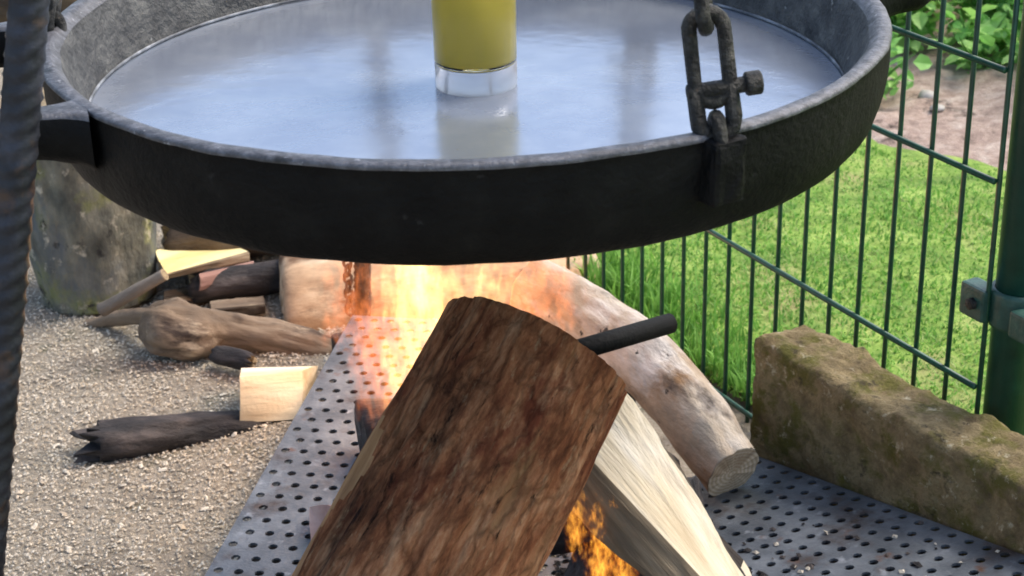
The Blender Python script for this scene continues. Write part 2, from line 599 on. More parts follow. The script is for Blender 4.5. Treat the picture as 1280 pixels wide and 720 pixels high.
def prism(name, A, B, mats, side=None, cap=0, parent=None, n=24, sub=6, rough=.002, rf=40, fz=.25, bow=0.0, seed=0.0, jag=0.0):
    """split or sawn timber between two end polygons; side[k] = material slot of the face from corner k to k+1"""
    ca = sum((Vector(p) for p in A), Vector()) / len(A)
    cb = sum((Vector(p) for p in B), Vector()) / len(B)
    mw = frame(ca, cb)
    mi = mw.inverted()
    A = [mi @ Vector(p) for p in A]
    B = [mi @ Vector(p) for p in B]
    m = len(A)
    V, Fc, mid = [], [], []

    def ring(poly):
        out = []
        for k in range(m):
            for s in range(sub):
                out.append((poly[k].lerp(poly[(k + 1) % m], s / sub), k, s))
        return out
    ra, rb = ring(A), ring(B)
    w = len(ra)
    for i in range(n + 1):
        t = i / n
        cen = Vector((0, 0, 0)).lerp(mi @ cb, t)
        for j in range(w):
            q = ra[j][0].lerp(rb[j][0], t)
            d = q - cen
            d.z = 0
            if d.length > 1e-6:
                d.normalize()
            corner = ra[j][2] == 0
            g = fb((q.x + seed, q.y + seed, q.z * fz), rf, 4)
            q = q + d * (rough * g - (.0022 if corner else 0) + bow * math.sin(math.pi * t))
            if jag and i in (0, n):
                q.z += jag * fb((q.x + seed, q.y, 0), 60, 3)
            V.append(q)
    for i in range(n):
        for j in range(w):
            k = (j + 1) % w
            Fc.append((i * w + j, i * w + k, (i + 1) * w + k, (i + 1) * w + j))
            mid.append(side[ra[j][1]] if side else 0)
    for i, s in ((0, -1), (n, 1)):
        c = len(V)
        V.append(sum((V[i * w + j] for j in range(w)), Vector()) / w)
        for j in range(w):
            k = (j + 1) % w
            q = (i * w + j, i * w + k, c)
            Fc.append(q if s > 0 else q[::-1])
            mid.append(cap)
    me = mesh_from(name, V, Fc, mid)
    bm = bmesh.new()
    bm.from_mesh(me)
    bmesh.ops.recalc_face_normals(bm, faces=bm.faces)
    bm.to_mesh(me)
    bm.free()
    return put(name, me, mats, parent, mw, smooth=False)


def lathe(name, prof, mats, segs=96, parent=None, loc=(0, 0, 0), mi=None, wob=0.0, closed=False):
    """turn (r, z) pairs about local Z"""
    V, Fc, mid = [], [], []
    rings = []
    for (r, z) in prof:
        if r < 1e-6:
            rings.append([len(V)])
            V.append((0, 0, z))
        else:
            g = []
            for j in range(segs):
                th = 2 * math.pi * j / segs
                c, s = math.cos(th), math.sin(th)
                k = 1 + (wob * fb((c * r, s * r, z), 25, 3) if wob else 0)
                g.append(len(V))
                V.append((c * r * k, s * r * k, z + (wob * .15 * fb((c * r + 5, s * r, z), 30, 3) if wob else 0)))
            rings.append(g)
    pr = list(zip(rings[:-1], rings[1:]))
    if closed:
        pr.append((rings[-1], rings[0]))
    for q, (a, b) in enumerate(pr):
        for j in range(segs):
            k = (j + 1) % segs
            if len(a) == 1 and len(b) == 1:
                continue
            if len(a) == 1:
                Fc.append((a[0], b[k], b[j]))
            elif len(b) == 1:
                Fc.append((a[j], a[k], b[0]))
            else:
                Fc.append((a[j], a[k], b[k], b[j]))
            mid.append(mi[q] if mi else 0)
    me = mesh_from(name, V, Fc, mid)
    return put(name, me, mats, parent, Matrix.Translation(loc))


def ring_link(name, c, ax_long, ax_wide, half_l, half_w, rw, m, parent=None, gap=False, seed=0):
    """stadium shaped chain link; gap leaves the long end open (a shackle bow)"""
    ax_long, ax_wide = Vector(ax_long).normalized(), Vector(ax_wide).normalized()
    nrm = ax_long.cross(ax_wide)
    path = []
    st = half_l - half_w
    k = 12
    for i in range(k + 1):
        a = math.pi * i / k
        path.append(ax_wide * half_w * math.cos(a) + ax_long * (st + half_w * math.sin(a)))
    if gap:
        path = [ax_wide * half_w * 1.0 - ax_long * half_l] + path + [-ax_wide * half_w - ax_long * half_l]
    else:
        for i in range(k + 1):
            a = math.pi + math.pi * i / k
            path.append(ax_wide * half_w * math.cos(a) + ax_long * (-st + half_w * math.sin(a)))
    n, sg = len(path), 10
    V, Fc = [], []
    for i, p in enumerate(path):
        a, b = (path[(i - 1) % n], path[(i + 1) % n]) if not gap else (path[max(i - 1, 0)], path[min(i + 1, n - 1)])
        t = (b - a).normalized()
        u = t.cross(nrm).normalized()
        for j in range(sg):
            th = 2 * math.pi * j / sg
            rr = rw * (1 + .14 * noise.noise(Vector((p.x, p.y, p.z)) * 220 + Vector((seed, j * .7, 0))))
            V.append(p + (u * math.cos(th) + nrm * math.sin(th)) * rr)
    last = n - 1 if gap else n
    for i in range(last):
        for j in range(sg):
            Fc.append((i * sg + j, i * sg + (j + 1) % sg, ((i + 1) % n) * sg + (j + 1) % sg, ((i + 1) % n) * sg + j))
    if gap:
        Fc.append(tuple(range(sg))[::-1])
        Fc.append(tuple((n - 1) * sg + j for j in range(sg)))
    return put(name, mesh_from(name, V, Fc), m, parent, Matrix.Translation(c))


def rod(name, a, b, r, m, parent=None, segs=12, hollow=0.0):
    L_ = (Vector(b) - Vector(a)).length
    if hollow:
        prof = [(hollow, 0), (r, 0), (r, L_), (hollow, L_)]
        o = lathe(name, prof, m, segs, parent, closed=True)
    else:
        bv = min(.15 * r, .001)
        prof = [(0, 0), (r - bv, 0), (r, bv), (r, L_ - bv), (r - bv, L_), (0, L_)]
        o = lathe(name, prof, m, segs, parent)
    if parent is not None:
        o.matrix_parent_inverse = world_of(parent).inverted()
    o.matrix_basis = frame(a, b)
    return o


def box(name, c, ax, ay, az, hx, hy, hz, m, parent=None, bev=.002, lump=0.0, lf=40, sub=1, lab=None):
    bm = bmesh.new()
    bmesh.ops.create_cube(bm, size=2)
    for v in bm.verts:
        v.co = Vector((v.co.x * hx, v.co.y * hy, v.co.z * hz))
    bmesh.ops.bevel(bm, geom=list(bm.edges), offset=bev, segments=2, affect='EDGES', profile=.6)
    if sub > 1:
        for _ in range(sub):
            es = [e for e in bm.edges if e.calc_length() > max(hx, hy, hz) * 2 / 60]
            bmesh.ops.subdivide_edges(bm, edges=es, cuts=1, use_grid_fill=True)
    if lump:
        bm.normal_update()
        for v in bm.verts:
            v.co += v.normal * lump * fb(v.co, lf, 4)
    me = from_bm(name, bm)
    mw = Matrix.Identity(4)
    for i, a in enumerate((ax, ay, az)):
        a = Vector(a).normalized()
        for k in range(3):
            mw[k][i] = a[k]
    mw = Matrix.Translation(c) @ mw
    return put(name, me, m, parent, mw, smooth=False)


# ================================================================= the setting
def grid_axis(lo, hi, c, n, k):
    t = np.linspace(-1, 1, n)
    s = np.sinh(t * k) / np.sinh(k)
    return np.where(s < 0, c + s * (c - lo), c + s * (hi - c))


FA = Vector((0.2177, 1.86, 0))                 # a point on the fence line
FD = Vector((-0.47167, 0.88177, 0))            # its run, away from the camera
FN = Vector((0.88177, 0.47167, 0))             # towards the lawn


def ground_z(x, y):
    d = (Vector((x, y, 0)) - FA).dot(FN)
    r = math.hypot(x + .2, y - 1.8)
    a = .007 / (1 + .15 * r)
    return a * fb((x, y, 1.3), 7, 4)


xs = grid_axis(-150, 150, -.2, 170, 8.5)
ys = grid_axis(-150, 250, 1.8, 170, 8.5)
V = [(x, y, ground_z(x, y) - .004) for y in ys for x in xs]
nx = len(xs)
Fc = [(j * nx + i, j * nx + i + 1, (j + 1) * nx + i + 1, (j + 1) * nx + i) for j in range(len(ys) - 1) for i in range(nx - 1)]
struct(put('ground', mesh_from('ground', V, Fc), M['ground']))


def lawn_z(x, y):
    return .012 + .010 * fb((x, y, 5), 3.5, 3)


ts = grid_axis(-100, 100, .2, 130, 8)
us = .02 + 100 * np.sinh(np.linspace(0, 1, 110) * 6.5) / np.sinh(6.5)
V = []
for u in us:
    for t in ts:
        p = FA + FD * t + FN * u
        V.append((p.x, p.y, lawn_z(p.x, p.y)))
nt_ = len(ts)
Fc = [(j * nt_ + i, (j + 1) * nt_ + i, (j + 1) * nt_ + i + 1, j * nt_ + i + 1) for j in range(len(us) - 1) for i in range(nt_ - 1)]
struct(put('lawn', mesh_from('lawn', V, Fc), M['turf']))

# planting bed beyond the lawn: a strip of pale crumbly soil
bed_a, bed_b = Vector((0.25, 2.78, 0)), Vector((1.35, 2.05, 0))
bdir = (bed_b - bed_a).normalized()
bn = Vector((-bdir.y, bdir.x, 0))
V, Fc = [], []
nu, nv = 90, 40
for j in range(nv + 1):
    for i in range(nu + 1):
        p = bed_a + bdir * (i / nu * 2.4 - .6) + bn * (j / nv * 1.5)
        e = min(1, j / 3, (nv - j) / 3, i / 3, (nu - i) / 3)
        wv = .03 * fb((p.x, p.y, 3), 5, 3) * (1 if j == 0 else 0)
        p = p + bn * wv
        V.append((p.x, p.y, lawn_z(p.x, p.y) - .012 + e * (.025 + .016 * fb((p.x, p.y, 2), 14, 4))))
Fc = [(j * (nu + 1) + i, j * (nu + 1) + i + 1, (j + 1) * (nu + 1) + i + 1, (j + 1) * (nu + 1) + i) for j in range(nv) for i in range(nu)]
struct(put('soil_bed', mesh_from('soil_bed', V, Fc), M['soil']))


# ---- grass
def in_bed(x, y):
    q = Vector((x, y, 0)) - bed_a
    return q.dot(bn) > .015 + .03 * fb((x, y, 3), 5, 3) and q.dot(bn) < 1.5


def blades(n, sample, hmin, hmax, w, lean):
    V, Fc, mid = [], [], []
    c = 0
    while c < n:
        x, y = sample()
        d = (Vector((x, y, 0)) - FA).dot(FN)
        if d < .012 or in_bed(x, y):
            continue
        cl = .5 + .5 * fb((x, y, 7), 5, 2)
        h = random.uniform(hmin, hmax) * (.6 + .8 * max(0, cl))
        a = random.uniform(0, 2 * math.pi)
        l = random.uniform(0, lean) * h
        b = a + random.uniform(-1, 1) + 1.57
        ww = w * random.uniform(.6, 1.3)
        z = lawn_z(x, y) - .004
        dx, dy = math.cos(a) * ww, math.sin(a) * ww
        lx, ly = math.cos(b) * l, math.sin(b) * l
        i = len(V)
        V += [(x - dx, y - dy, z), (x + dx, y + dy, z), (x + dx * .7 + lx * .4, y + dy * .7 + ly * .4, z + h * .6),
              (x - dx * .7 + lx * .4, y - dy * .7 + ly * .4, z + h * .6), (x + lx, y + ly, z + h * .95)]
        Fc += [(i, i + 1, i + 2, i + 3), (i + 3, i + 2, i + 4)]
        k = random.choices((0, 1, 2, 3), (4, 4, 2 if cl > .4 else 4, 1.5 if cl > .3 else .5))[0]
        mid += [k, k]
        c += 1
    return mesh_from('grass', V, Fc, mid)


def lawn_sample():
    t = random.uniform(-1.0, 1.1)
    u = random.random() ** 1.25 * 2.4
    p = FA + FD * t + FN * u
    return p.x, p.y


g = put('grass', blades(110000, lawn_sample, .004, .013, .0015, 1.5), [M['grass%d' % k] for k in range(4)], smooth=False)
struct(g, 'stuff')
tag(g, 'short bright green lawn grass behind the wire fence', 'grass')


def edge_sample():
    t = random.uniform(-.6, 1.0)
    p = FA + FD * t + FN * (.015 + abs(random.gauss(0, .05)))
    return p.x, p.y


g = put('tall_grass', blades(5000, edge_sample, .015, .05, .0018, 1.0), [M['grass%d' % k] for k in (0, 1, 2, 2)], smooth=False)
struct(g, 'stuff')
tag(g, 'longer uncut grass growing along the foot of the wire fence', 'grass')


# ---- wood chips and grit on the ground
def chips(n):
    V, Fc, mid = [], [], []
    for c in range(n):
        if c % 5:
            x = random.uniform(-.85, .12)
            y = random.uniform(1.25, 2.5)
        else:
            x = random.uniform(-1.3, .2)
            y = random.uniform(1.1, 4)
        if (Vector((x, y, 0)) - FA).dot(FN) > -.02:
            continue
        big = random.random() < .012
        l = random.uniform(.0008, .0024) * (2.4 if big else 1)
        w = l * random.uniform(.3, .8)
        h = random.uniform(.0005, .0015)
        m = (Matrix.Translation((x, y, ground_z(x, y) - .003 + random.uniform(0, .002))) @ Matrix.Rotation(random.uniform(0, 6.28), 4, 'Z')
             @ Matrix.Rotation(random.gauss(0, .22), 4, 'X') @ Matrix.Rotation(random.gauss(0, .22), 4, 'Y'))
        i = len(V)
        for q in ((-l, -w * .6, 0), (l * .8, -w, 0), (l, w * .7, 0), (-l * .7, w, 0), (0, 0, h + w * .15)):
            V.append(m @ Vector(q))
        Fc += [(i, i + 1, i + 4), (i + 1, i + 2, i + 4), (i + 2, i + 3, i + 4), (i + 3, i, i + 4)]
        k = random.choices((0, 1, 2, 3), (3, 3, 2, 4))[0]
        mid += [k] * 4
    return mesh_from('wood_chips', V, Fc, mid)


g = put('wood_chips', chips(85000), [M['chip%d' % k] for k in range(4)], smooth=False)
struct(g, 'stuff')
tag(g, 'pale sawdust and wood chips strewn over the ground', 'wood chips')

# ================================================================= fence
H_Z = [0.012, 0.206, 0.410, 0.512, 0.716]
PITCH_V = 0.0445


def wire_fence(t0, t1, label):
    base = FA + FD * ((t0 + t1) / 2)
    f = thing('wire_fence', base, label, 'fence', 'wire mesh fence panels')
    n = int(round(abs(t1 - t0) / PITCH_V))
    vm = None
    for i in range(n + 1):
        p = FA + FD * (t0 + (t1 - t0) * i / n)
        a = p + Vector((0, 0, -.02))
        if vm is None:
            o = rod('vertical_wire', a, a + Vector((0, 0, .76)), .0025, M['fence'], f, 8)
            vm = o
        else:
            o = vm.copy()
            COL.objects.link(o)
            o.matrix_basis = frame(a, a + Vector((0, 0, .76)))
    for z in H_Z:
        a = FA + FD * t0 + Vector((0, 0, z)) - FN * .0052
        b = FA + FD * t1 + Vector((0, 0, z)) - FN * .0052
        rod('horizontal_wire', a, b, .0030, M['fence'], f, 8)
    return f


wire_fence(-0.4515, -0.4515 + PITCH_V * 45, 'long green wire mesh fence panel between the fire and the lawn')
wire_fence(-0.5405 - PITCH_V * 20, -0.5405, 'green wire mesh fence panel starting to the right of the post')

pc = FA + FD * -0.463 + FN * .026
post = thing('fence_post', pc, 'round dark green metal fence post with a clamp, at the right edge', 'fence post')
o = lathe('pole', [(0, -.1), (.0215, -.1), (.0215, 1.2), (.020, 1.204), (0, 1.206)], M['post'], 40, post)
o.matrix_basis = Matrix.Translation(pc)
cz = 0.287
cl = lathe('clamp_band', [(.0218, -.018), (.0250, -.018), (.0258, -.014), (.0258, .014), (.0250, .018), (.0218, .018)], M['clamp'], 40, post)
cl.matrix_basis = Matrix.Translation(pc + Vector((0, 0, cz)))
lug = box('clamp_lug', pc + FD * .026 - FN * .022 + Vector((0, 0, cz)), FD, FN, (0, 0, 1), .016, .010, .016, M['clamp'], post, .003)
box('clamp_lug', pc - FD * .030 - FN * .020 + Vector((0, 0, cz - .004)), FD, FN, (0, 0, 1), .012, .008, .013, M['clamp'], post, .003)
bt = rod('clamp_bolt', pc + FD * .024 - FN * .037 + Vector((0, 0, cz)), pc + FD * .024 - FN * .031 + Vector((0, 0, cz)), .006, M['chain'], post, 6)

# ================================================================= kerb stone
K0 = Vector((0.2385, 1.596, 0))           # front far corner
KD = Vector((.5446, -.8387, 0))
KN = Vector((.8387, .5446, 0))
kl, kw, kh = 1.0, .068, .198
kc = K0 + KD * kl / 2 + KN * kw / 2 + Vector((0, 0, kh / 2 - .003))


def kerb():
    bm = bmesh.new()
    nxk, nyk, nzk = 130, 12, 28
    vid = {}

    def vert(i, j, k):
        key = (i, j, k)
        if key not in vid:
            x, y, z = (i / nxk - .5) * kl, (j / nyk - .5) * kw, (k / nzk - .5) * kh
            # round the upper edges and the end
            rr = .010
            cx = max(-kl / 2 + rr, min(kl / 2 - rr, x))
            cy = max(-kw / 2 + rr, min(kw / 2 - rr, y))
            cz_ = max(-kh / 2 + .002, min(kh / 2 - rr, z))
            d = Vector((x - cx, y - cy, z - cz_))
            if d.length > rr * .999 and d.length > 0:
                d = d * (rr / d.length)
            q = Vector((cx, cy, cz_)) + d
            nn = Vector((q.x / kl * .2, q.y / kw, q.z / kh)).normalized()
            q += nn * (.006 * fb(q + Vector((3, 1, 2)), 18, 4) + .0045 * fb(q, 80, 4))
            if z > 0:
                q.z += .006 * fb((x, 4, 0), 5, 3)
            vid[key] = bm.verts.new(q)
        return vid[key]
    for i in range(nxk):
        for j in range(nyk):
            for k in (0, nzk):
                bm.faces.new((vert(i, j, k), vert(i + 1, j, k), vert(i + 1, j + 1, k), vert(i, j + 1, k)))
        for k in range(nzk):
            for j in (0, nyk):
                bm.faces.new((vert(i, j, k), vert(i + 1, j, k), vert(i + 1, j, k + 1), vert(i, j, k + 1)))
    for j in range(nyk):
        for k in range(nzk):
            for i in (0, nxk):
                bm.faces.new((vert(i, j, k), vert(i, j + 1, k), vert(i, j + 1, k + 1), vert(i, j, k + 1)))
    return from_bm('kerb_stone', bm)


mk = Matrix.Identity(4)
for i, a in enumerate((KD, KN, Vector((0, 0, 1)))):
    for k in range(3):
        mk[k][i] = a[k]
tag(put('kerb_stone', kerb(), M['stone'], None, Matrix.Translation(kc) @ mk),
    'long mossy brown kerb stone set on edge along the wire fence', 'kerb stone')

# ================================================================= perforated fire tray
def perforated(name, o, u, v, nu, nv, dx, dy, r, parent, th=.0025):
    """sheet with real staggered holes; u, v unit vectors in the sheet"""
    o, u, v = Vector(o), Vector(u).normalized(), Vector(v).normalized()
    nrm = u.cross(v).normalized()
    V, Fc = [], []
    K = 8

    def cell(x0, y0, x1, y1, hole):
        cx, cy = (x0 + x1) / 2, (y0 + y1) / 2
        i = len(V)
        outer = [(x1, cy), (x1, y1), (cx, y1), (x0, y1), (x0, cy), (x0, y0), (cx, y0), (x1, y0)]
        if not hole:
            V.extend([(x0, y0, 0), (x1, y0, 0), (x1, y1, 0), (x0, y1, 0)])
            Fc.append((i, i + 1, i + 2, i + 3))
            return
        V.extend([(a, b, 0) for a, b in outer])
        for z in (0, -th):
            for k in range(K):
                a = 2 * math.pi * k / K
                V.append((cx + r * math.cos(a), cy + r * math.sin(a), z))
        for k in range(K):
            q = (k + 1) % K
            Fc.append((i + k, i + q, i + K + q, i + K + k))
            Fc.append((i + K + k, i + K + q, i + 2 * K + q, i + 2 * K + k))
    for j in range(nv):
        off = dx / 2 if j % 2 else 0
        if off:
            cell(0, j * dy, off, (j + 1) * dy, False)
            cell(off + (nu - 1) * dx, j * dy, nu * dx, (j + 1) * dy, False)
        for i in range(nu - (1 if off else 0)):
            cell(off + i * dx, j * dy, off + (i + 1) * dx, (j + 1) * dy, True)
    mw = Matrix.Identity(4)
    for i, a in enumerate((u, v, nrm)):
        for k in range(3):
            mw[k][i] = a[k]
    mw = Matrix.Translation(o) @ mw
    return put(name, mesh_from(name, V, Fc), M['sheet'], parent, mw, smooth=False)


tray = thing('fire_tray', (0, 1.5, 0), 'grey perforated sheet metal fire tray under the burning logs', 'fire tray')
eu, ev = Vector((.984, -.178, 0)), Vector((.178, .984, 0))
o0 = Vector((-.296, 1.415, .05)) - ev * (16 * .0226)
perforated('perforated_sheet', o0, eu, ev, 15, 41, .0200, .0226, .0048, tray)
# the sheet on the kerb side tilts up against the stone
ru = Vector((.245, 1.588, .066))
rv = Vector((.434, 1.293, .134)) - ru
rud = rv.normalized()
back = (Vector((-.78, -.62, 0)) - rud * Vector((-.78, -.62, 0)).dot(rud)).normalized()
back = (back + Vector((0, 0, -.06))).normalized()
back = (back - rud * back.dot(rud)).normalized()
ro = ru - rud * .012 - Vector((KN.x, KN.y, 0)) * .004
perforated('perforated_sheet', ro + back * (.0190 * 17), rud, -back, 25, 17, .0205, .0190, .0046, tray)
for (c_, hx_, hy_, z_) in ((o0 + eu * .1505 + ev * .465, .138, .455, .030),):  # unseen dark plates added under both sheets, keeping the holes shaded dark
    box('hole_shade_plate', (c_.x, c_.y, z_), eu, ev, (0, 0, 1), hx_, hy_, .004, M['char'], tray)
rc = ro + back * .155 + rud * .256 + Vector((0, 0, -.02))
box('hole_shade_plate', rc, rud, back, rud.cross(back), .248, .148, .003, M['char'], tray)
for (x, y, h) in ((-.30, 1.35, .048), (-.21, 1.92, .048), (.08, 1.15, .048), (.2, 1.75, .048)):
    rod('tray_foot', (x, y, -.004), (x, y, h), .008, M['chain'], tray, 10)

# ================================================================= pan
PC = Vector((-0.029, 1.2895, 0.6237))
pan = thing('hanging_pan', PC, 'large black cast iron pan hanging over the fire', 'pan')
out = [(0, -.0746)]
for i in range(22):
    a = math.pi / 2 * (1 - i / 21)
    out.append((.2822 + (.3095 - .2822) * max(0, math.cos(a)) ** .755, -.0746 * max(0, math.sin(a)) ** .755 if i < 21 else -.004))
out[1] = (.275, -.0746)
rim0 = len(out)
out += [(.3103, -.0025), (.3090, -.0003), (.3012, .0004), (.2985, -.002)]
rim1 = len(out)
out += [(.2945, -.006), (.290, -.020), (.286, -.035), (.2835, -.046), (.2822, -.053)]
inn = len(out)
out += [(.2795, -.0575), (.270, -.0615), (.24, -.0632), (.12, -.0636), (0, -.0636)]
mi_ = [0] * (rim0 - 1) + [1] * (rim1 - rim0 + 1) + [2] * (len(out) - rim1 - 1)
lathe('bowl', out, [M['iron'], M['iron_rim'], M['iron_in']], 160, pan, PC, mi_, wob=.004)


def pan_handle(ang, spread, reach, lab=None):
    """flat cast loop standing out of the rim"""
    A0, A1 = R(ang - spread), R(ang + spread)
    rr = .306
    p0 = Vector((math.cos(A0), math.sin(A0), 0)) * rr
    p1 = Vector((math.cos(A1), math.sin(A1), 0)) * rr
    om = Vector((math.cos(R(ang)), math.sin(R(ang)), 0))
    q0 = p0 + om * reach
    q1 = p1 + om * reach
    path = [p0, p0.lerp(q0, .5), q0 * .985 + q1 * .0 + om * .0, q0.lerp(q1, .18) + om * .016, q0.lerp(q1, .5) + om * .022,
            q0.lerp(q1, .82) + om * .016, q1 * .985, p1.lerp(q1, .5), p1]
    P, _ = catmull(path, [1] * len(path), 48)
    V, Fc = [], []
    sec = [(-.009, -.003), (-.007, -.0005), (.007, -.0005), (.009, -.003), (.0085, -.026), (.004, -.0315), (-.004, -.0315), (-.0085, -.026)]
    K = len(sec)
    n = len(P)
    for i, p in enumerate(P):
        t = (P[min(i + 1, n - 1)] - P[max(i - 1, 0)]).normalized()
        s = Vector((t.y, -t.x, 0))
        e = min(i, n - 1 - i) / n
        fl_ = max(0, 1 - e * 6.5) ** 2
        f = 1 + 1.6 * fl_
        for (a, b) in sec:
            q = p + s * a * f + Vector((0, 0, b * (1 + .35 * fl_)))
            V.append(q + Vector((1, 1, 1)) * .0006 * fb(q, 80, 3))
    for i in range(n - 1):
        for j in range(K):
            Fc.append((i * K + j, i * K + (j + 1) % K, (i + 1) * K + (j + 1) % K, (i + 1) * K + j))
    mid = []
    for i in range(n - 1):
        for j in range(K):
            mid.append(1 if j in (0, 1, 2) else 0)
    me = mesh_from('handle', V, Fc, mid)
    bm = bmesh.new()
    bm.from_mesh(me)
    bmesh.ops.recalc_face_normals(bm, faces=bm.faces)
    bm.to_mesh(me)
    bm.free()
    return put('handle', me, [M['iron'], M['iron_rim']], pan, Matrix.Translation(PC))


pan_handle(197, 20, .075)
pan_handle(31, 20, .075)

# hanging lugs on the rim and the shackle + chain on the near one
LUGA = -59.5


def lug_at(ang):
    d = Vector((math.cos(R(ang)), math.sin(R(ang)), 0))
    s = Vector((-d.y, d.x, 0))
    c = PC + d * .313 + Vector((0, 0, -.023))
    box('chain_lug', c, s, d, (0, 0, 1), .0125, .0095, .021, M['iron'], pan, .004, .0015, 90, 2)
    return PC + d * .309 + Vector((0, 0, -.006)), d, s


for a in (LUGA, LUGA + 120, LUGA + 240):
    top, d, s = lug_at(a)
    axis = (Vector((PC.x, PC.y, 2.0)) - top).normalized()
    wide = (s - axis * s.dot(axis)).normalized()
    if a == LUGA:
        wide = (Vector((.93, .1, 0)) - axis * Vector((.93, .1, 0)).dot(axis)).normalized()
    lab = {0: 'dark iron chain with a shackle hooked to the near right pan rim', 1: 'iron chain holding the far right side of the pan',
           2: 'iron chain holding the left side of the pan'}[int(round((a - LUGA) / 120))]
    ch = thing('hanging_chain', top, lab, 'chain', 'chains carrying the pan')
    # eye standing out of the lug, shackle bow hanging in it, pin with a head across the top
    ring_link('eye', top + axis * .003, axis, axis.cross(wide), .012, .008, .0045, M['chain'], ch, seed=1)
    bow = top + axis * .0185
    sh = ring_link('shackle', bow, -axis, wide, .0160, .0112, .0052, M['chain'], ch, gap=True, seed=2)
    pz = bow + axis * .0135
    pin = rod('shackle_pin', pz - wide * .016, pz + wide * .022, .0050, M['chain'], sh, 12)
    rod('pin_head', pz + wide * .020, pz + wide * .030, .0075, M['chain'], sh, 12)
    q = bow + axis * .033
    nl = 24
    for k in range(nl):
        tw = wide if k % 2 == 0 else (axis.cross(wide) * .95 + wide * .3)
        ring_link('link', q, axis, tw, .0270, .0108, .0047, M['chain'], ch, seed=k + 3)
        q = q + axis * .0440

# water
wz = -.0545
V = []
prof = [(0, wz), (.06, wz), (.12, wz), (.2, wz), (.26, wz), (.2805, wz), (.2828, wz + .0008)]
wt = lathe('water', [(r, z) for r, z in prof], M['water'], 160, None, PC)
for v in wt.data.vertices:
    v.co.z += .00025 * fb(v.co, 40, 3)
tag(wt, 'shallow milky blue water standing in the cast iron pan', 'water')
# a dry mineral line above the water on the pan wall
lathe('mineral_line', [(.2822, -.0515), (.2812, -.0515), (.2806, -.0535), (.2817, -.0537)], mat('mineral_line', [(.35, '4c4e50'), (.55, '7d8083'), (.7, 'a8abae')], 45, (1, 1, 1), .7),
      160, pan, PC, closed=True)

# ================================================================= beer glass
GC = Vector((-.0228, 1.290, .6237 - .0632))
gl = thing('beer_glass', GC, 'straight clear beer glass standing in the water of the pan', 'glass')
lathe('glass_wall', [(0, .0270), (.0304, .0270), (.0311, .029), (.0319, .16), (.0314, .161), (.0308, .16), (.0303, .1286), (0, .1286)], M['glass'], 64, gl, GC)
lathe('glass_base', [(0, .0004), (.024, .0002), (.0285, .0012), (.0304, .0045), (.0309, .012), (.0308, .0262), (.0296, .0268), (0, .0262)], M['glass_base'], 64, gl, GC)
lathe('beer', [(0, .0290), (.0270, .0292), (.0292, .0315), (.0297, .036), (.0300, .1275), (0, .1275)], M['beer'], 64, gl, GC)
lathe('foam', [(0, .1285), (.0302, .1285), (.0304, .146), (.02, .150), (0, .151)], M['foam'], 64, gl, GC)

# ================================================================= tripod
APEX = Vector((-.03, 1.25, 2.1))
tri = thing('rebar_tripod', (-.03, 1.25, 0), 'tall tripod of ribbed rebar legs, nearest leg at the left edge', 'tripod')


def rebar(name, a, b, r, m):
    L_ = (Vector(b) - Vector(a)).length
    n, sg = int(L_ / .0028), 18
    p = .0115
    V, Fc = [], []
    for i in range(n + 1):
        z = L_ * i / n
        for j in range(sg):
            th = 2 * math.pi * j / sg
            side = 1 if math.sin(th) > 0 else -1
            ph = (z / p + side * math.cos(th) * .55) % 1.0
            bumpv = max(0, 1 - abs(ph - .5) * 4.2) * abs(math.sin(th)) ** .5
            rib = max(0, 1 - abs(math.sin(th)) * 4)
            rr = r + .0021 * max(bumpv, rib)
            V.append((math.cos(th) * rr, math.sin(th) * rr, z))
    for i in range(n):
        for j in range(sg):
            k = (j + 1) % sg
            Fc.append((i * sg + j, i * sg + k, (i + 1) * sg + k, (i + 1) * sg + j))
    Fc.append(tuple(range(sg))[::-1])
    Fc.append(tuple(n * sg + j for j in range(sg)))
    mw = frame(a, b)
    return put(name, mesh_from(name, V, Fc), m, tri, mw)


def down_to(p, z):
    """continue apex -> p to height z"""
    d = Vector(p) - APEX
    return APEX + d * ((APEX.z - z) / -d.z)


lp = Vector((-.292, 1.0, .626))
leg_bot = down_to(lp, -.005)
rebar('leg', leg_bot, APEX, .0112, M['rebar'])
rebar('leg', (-.192, 2.05, -.005), APEX + Vector((.01, .03, -.02)), .0098, M['rusty'])
rebar('leg', (.55, .85, -.005), APEX + Vector((.03, -.01, 0)), .0105, M['rebar'])
hookc = APEX + Vector((0, 0, .0))
lathe('apex_ring', [(.030, -.01), (.038, -.01), (.038, .01), (.030, .01)], M['chain'], 32, tri, hookc - Vector((0, 0, .05)), closed=True)

# thin chain hanging beside the far tripod leg
tc_top = Vector((-0.1965, 1.9800, 0.2083))
thin = thing('thin_chain', tc_top, 'thin iron chain hanging beside the far tripod rod behind the flames', 'chain')
tb = Vector((-0.2039, 2.0200, 0.0286))
dd = (tb - tc_top)
nl = 15
for k in range(nl):
    c = tc_top + dd * ((k + .5) / nl)
    ax = dd.normalized()
    w0 = ax.cross(Vector((0, 1, .1))).normalized()
    tw = (w0 * .9 + ax.cross(w0) * .45) if k % 2 == 0 else (w0 * .35 - ax.cross(w0) * .9)
    ring_link('link', c, ax, tw, dd.length / nl * .66, .0052, .0019, M['rusty'], thin, seed=k)

# ================================================================= firewood on the fire
# thick bark log leaning over the flames, its far end pointing away
top, low = Vector((0.0187, 1.2500, 0.3620)), Vector((-0.0762, 1.1250, 0.2412))
ax = (top - low)
bl = low - ax.normalized() * .30
o = sweep('bark_log', [bl, low.lerp(top, -.1), low.lerp(top, .5), top], [.084, .080, .079, .0775], [M['bark'], M['end_old']], None, 150, 240,
          lump=.035, lf=10, furrow=.0060, ff=95, fz=13, seed=4.2)
tag(o, 'thick brown bark log leaning in front of the fire', 'log')
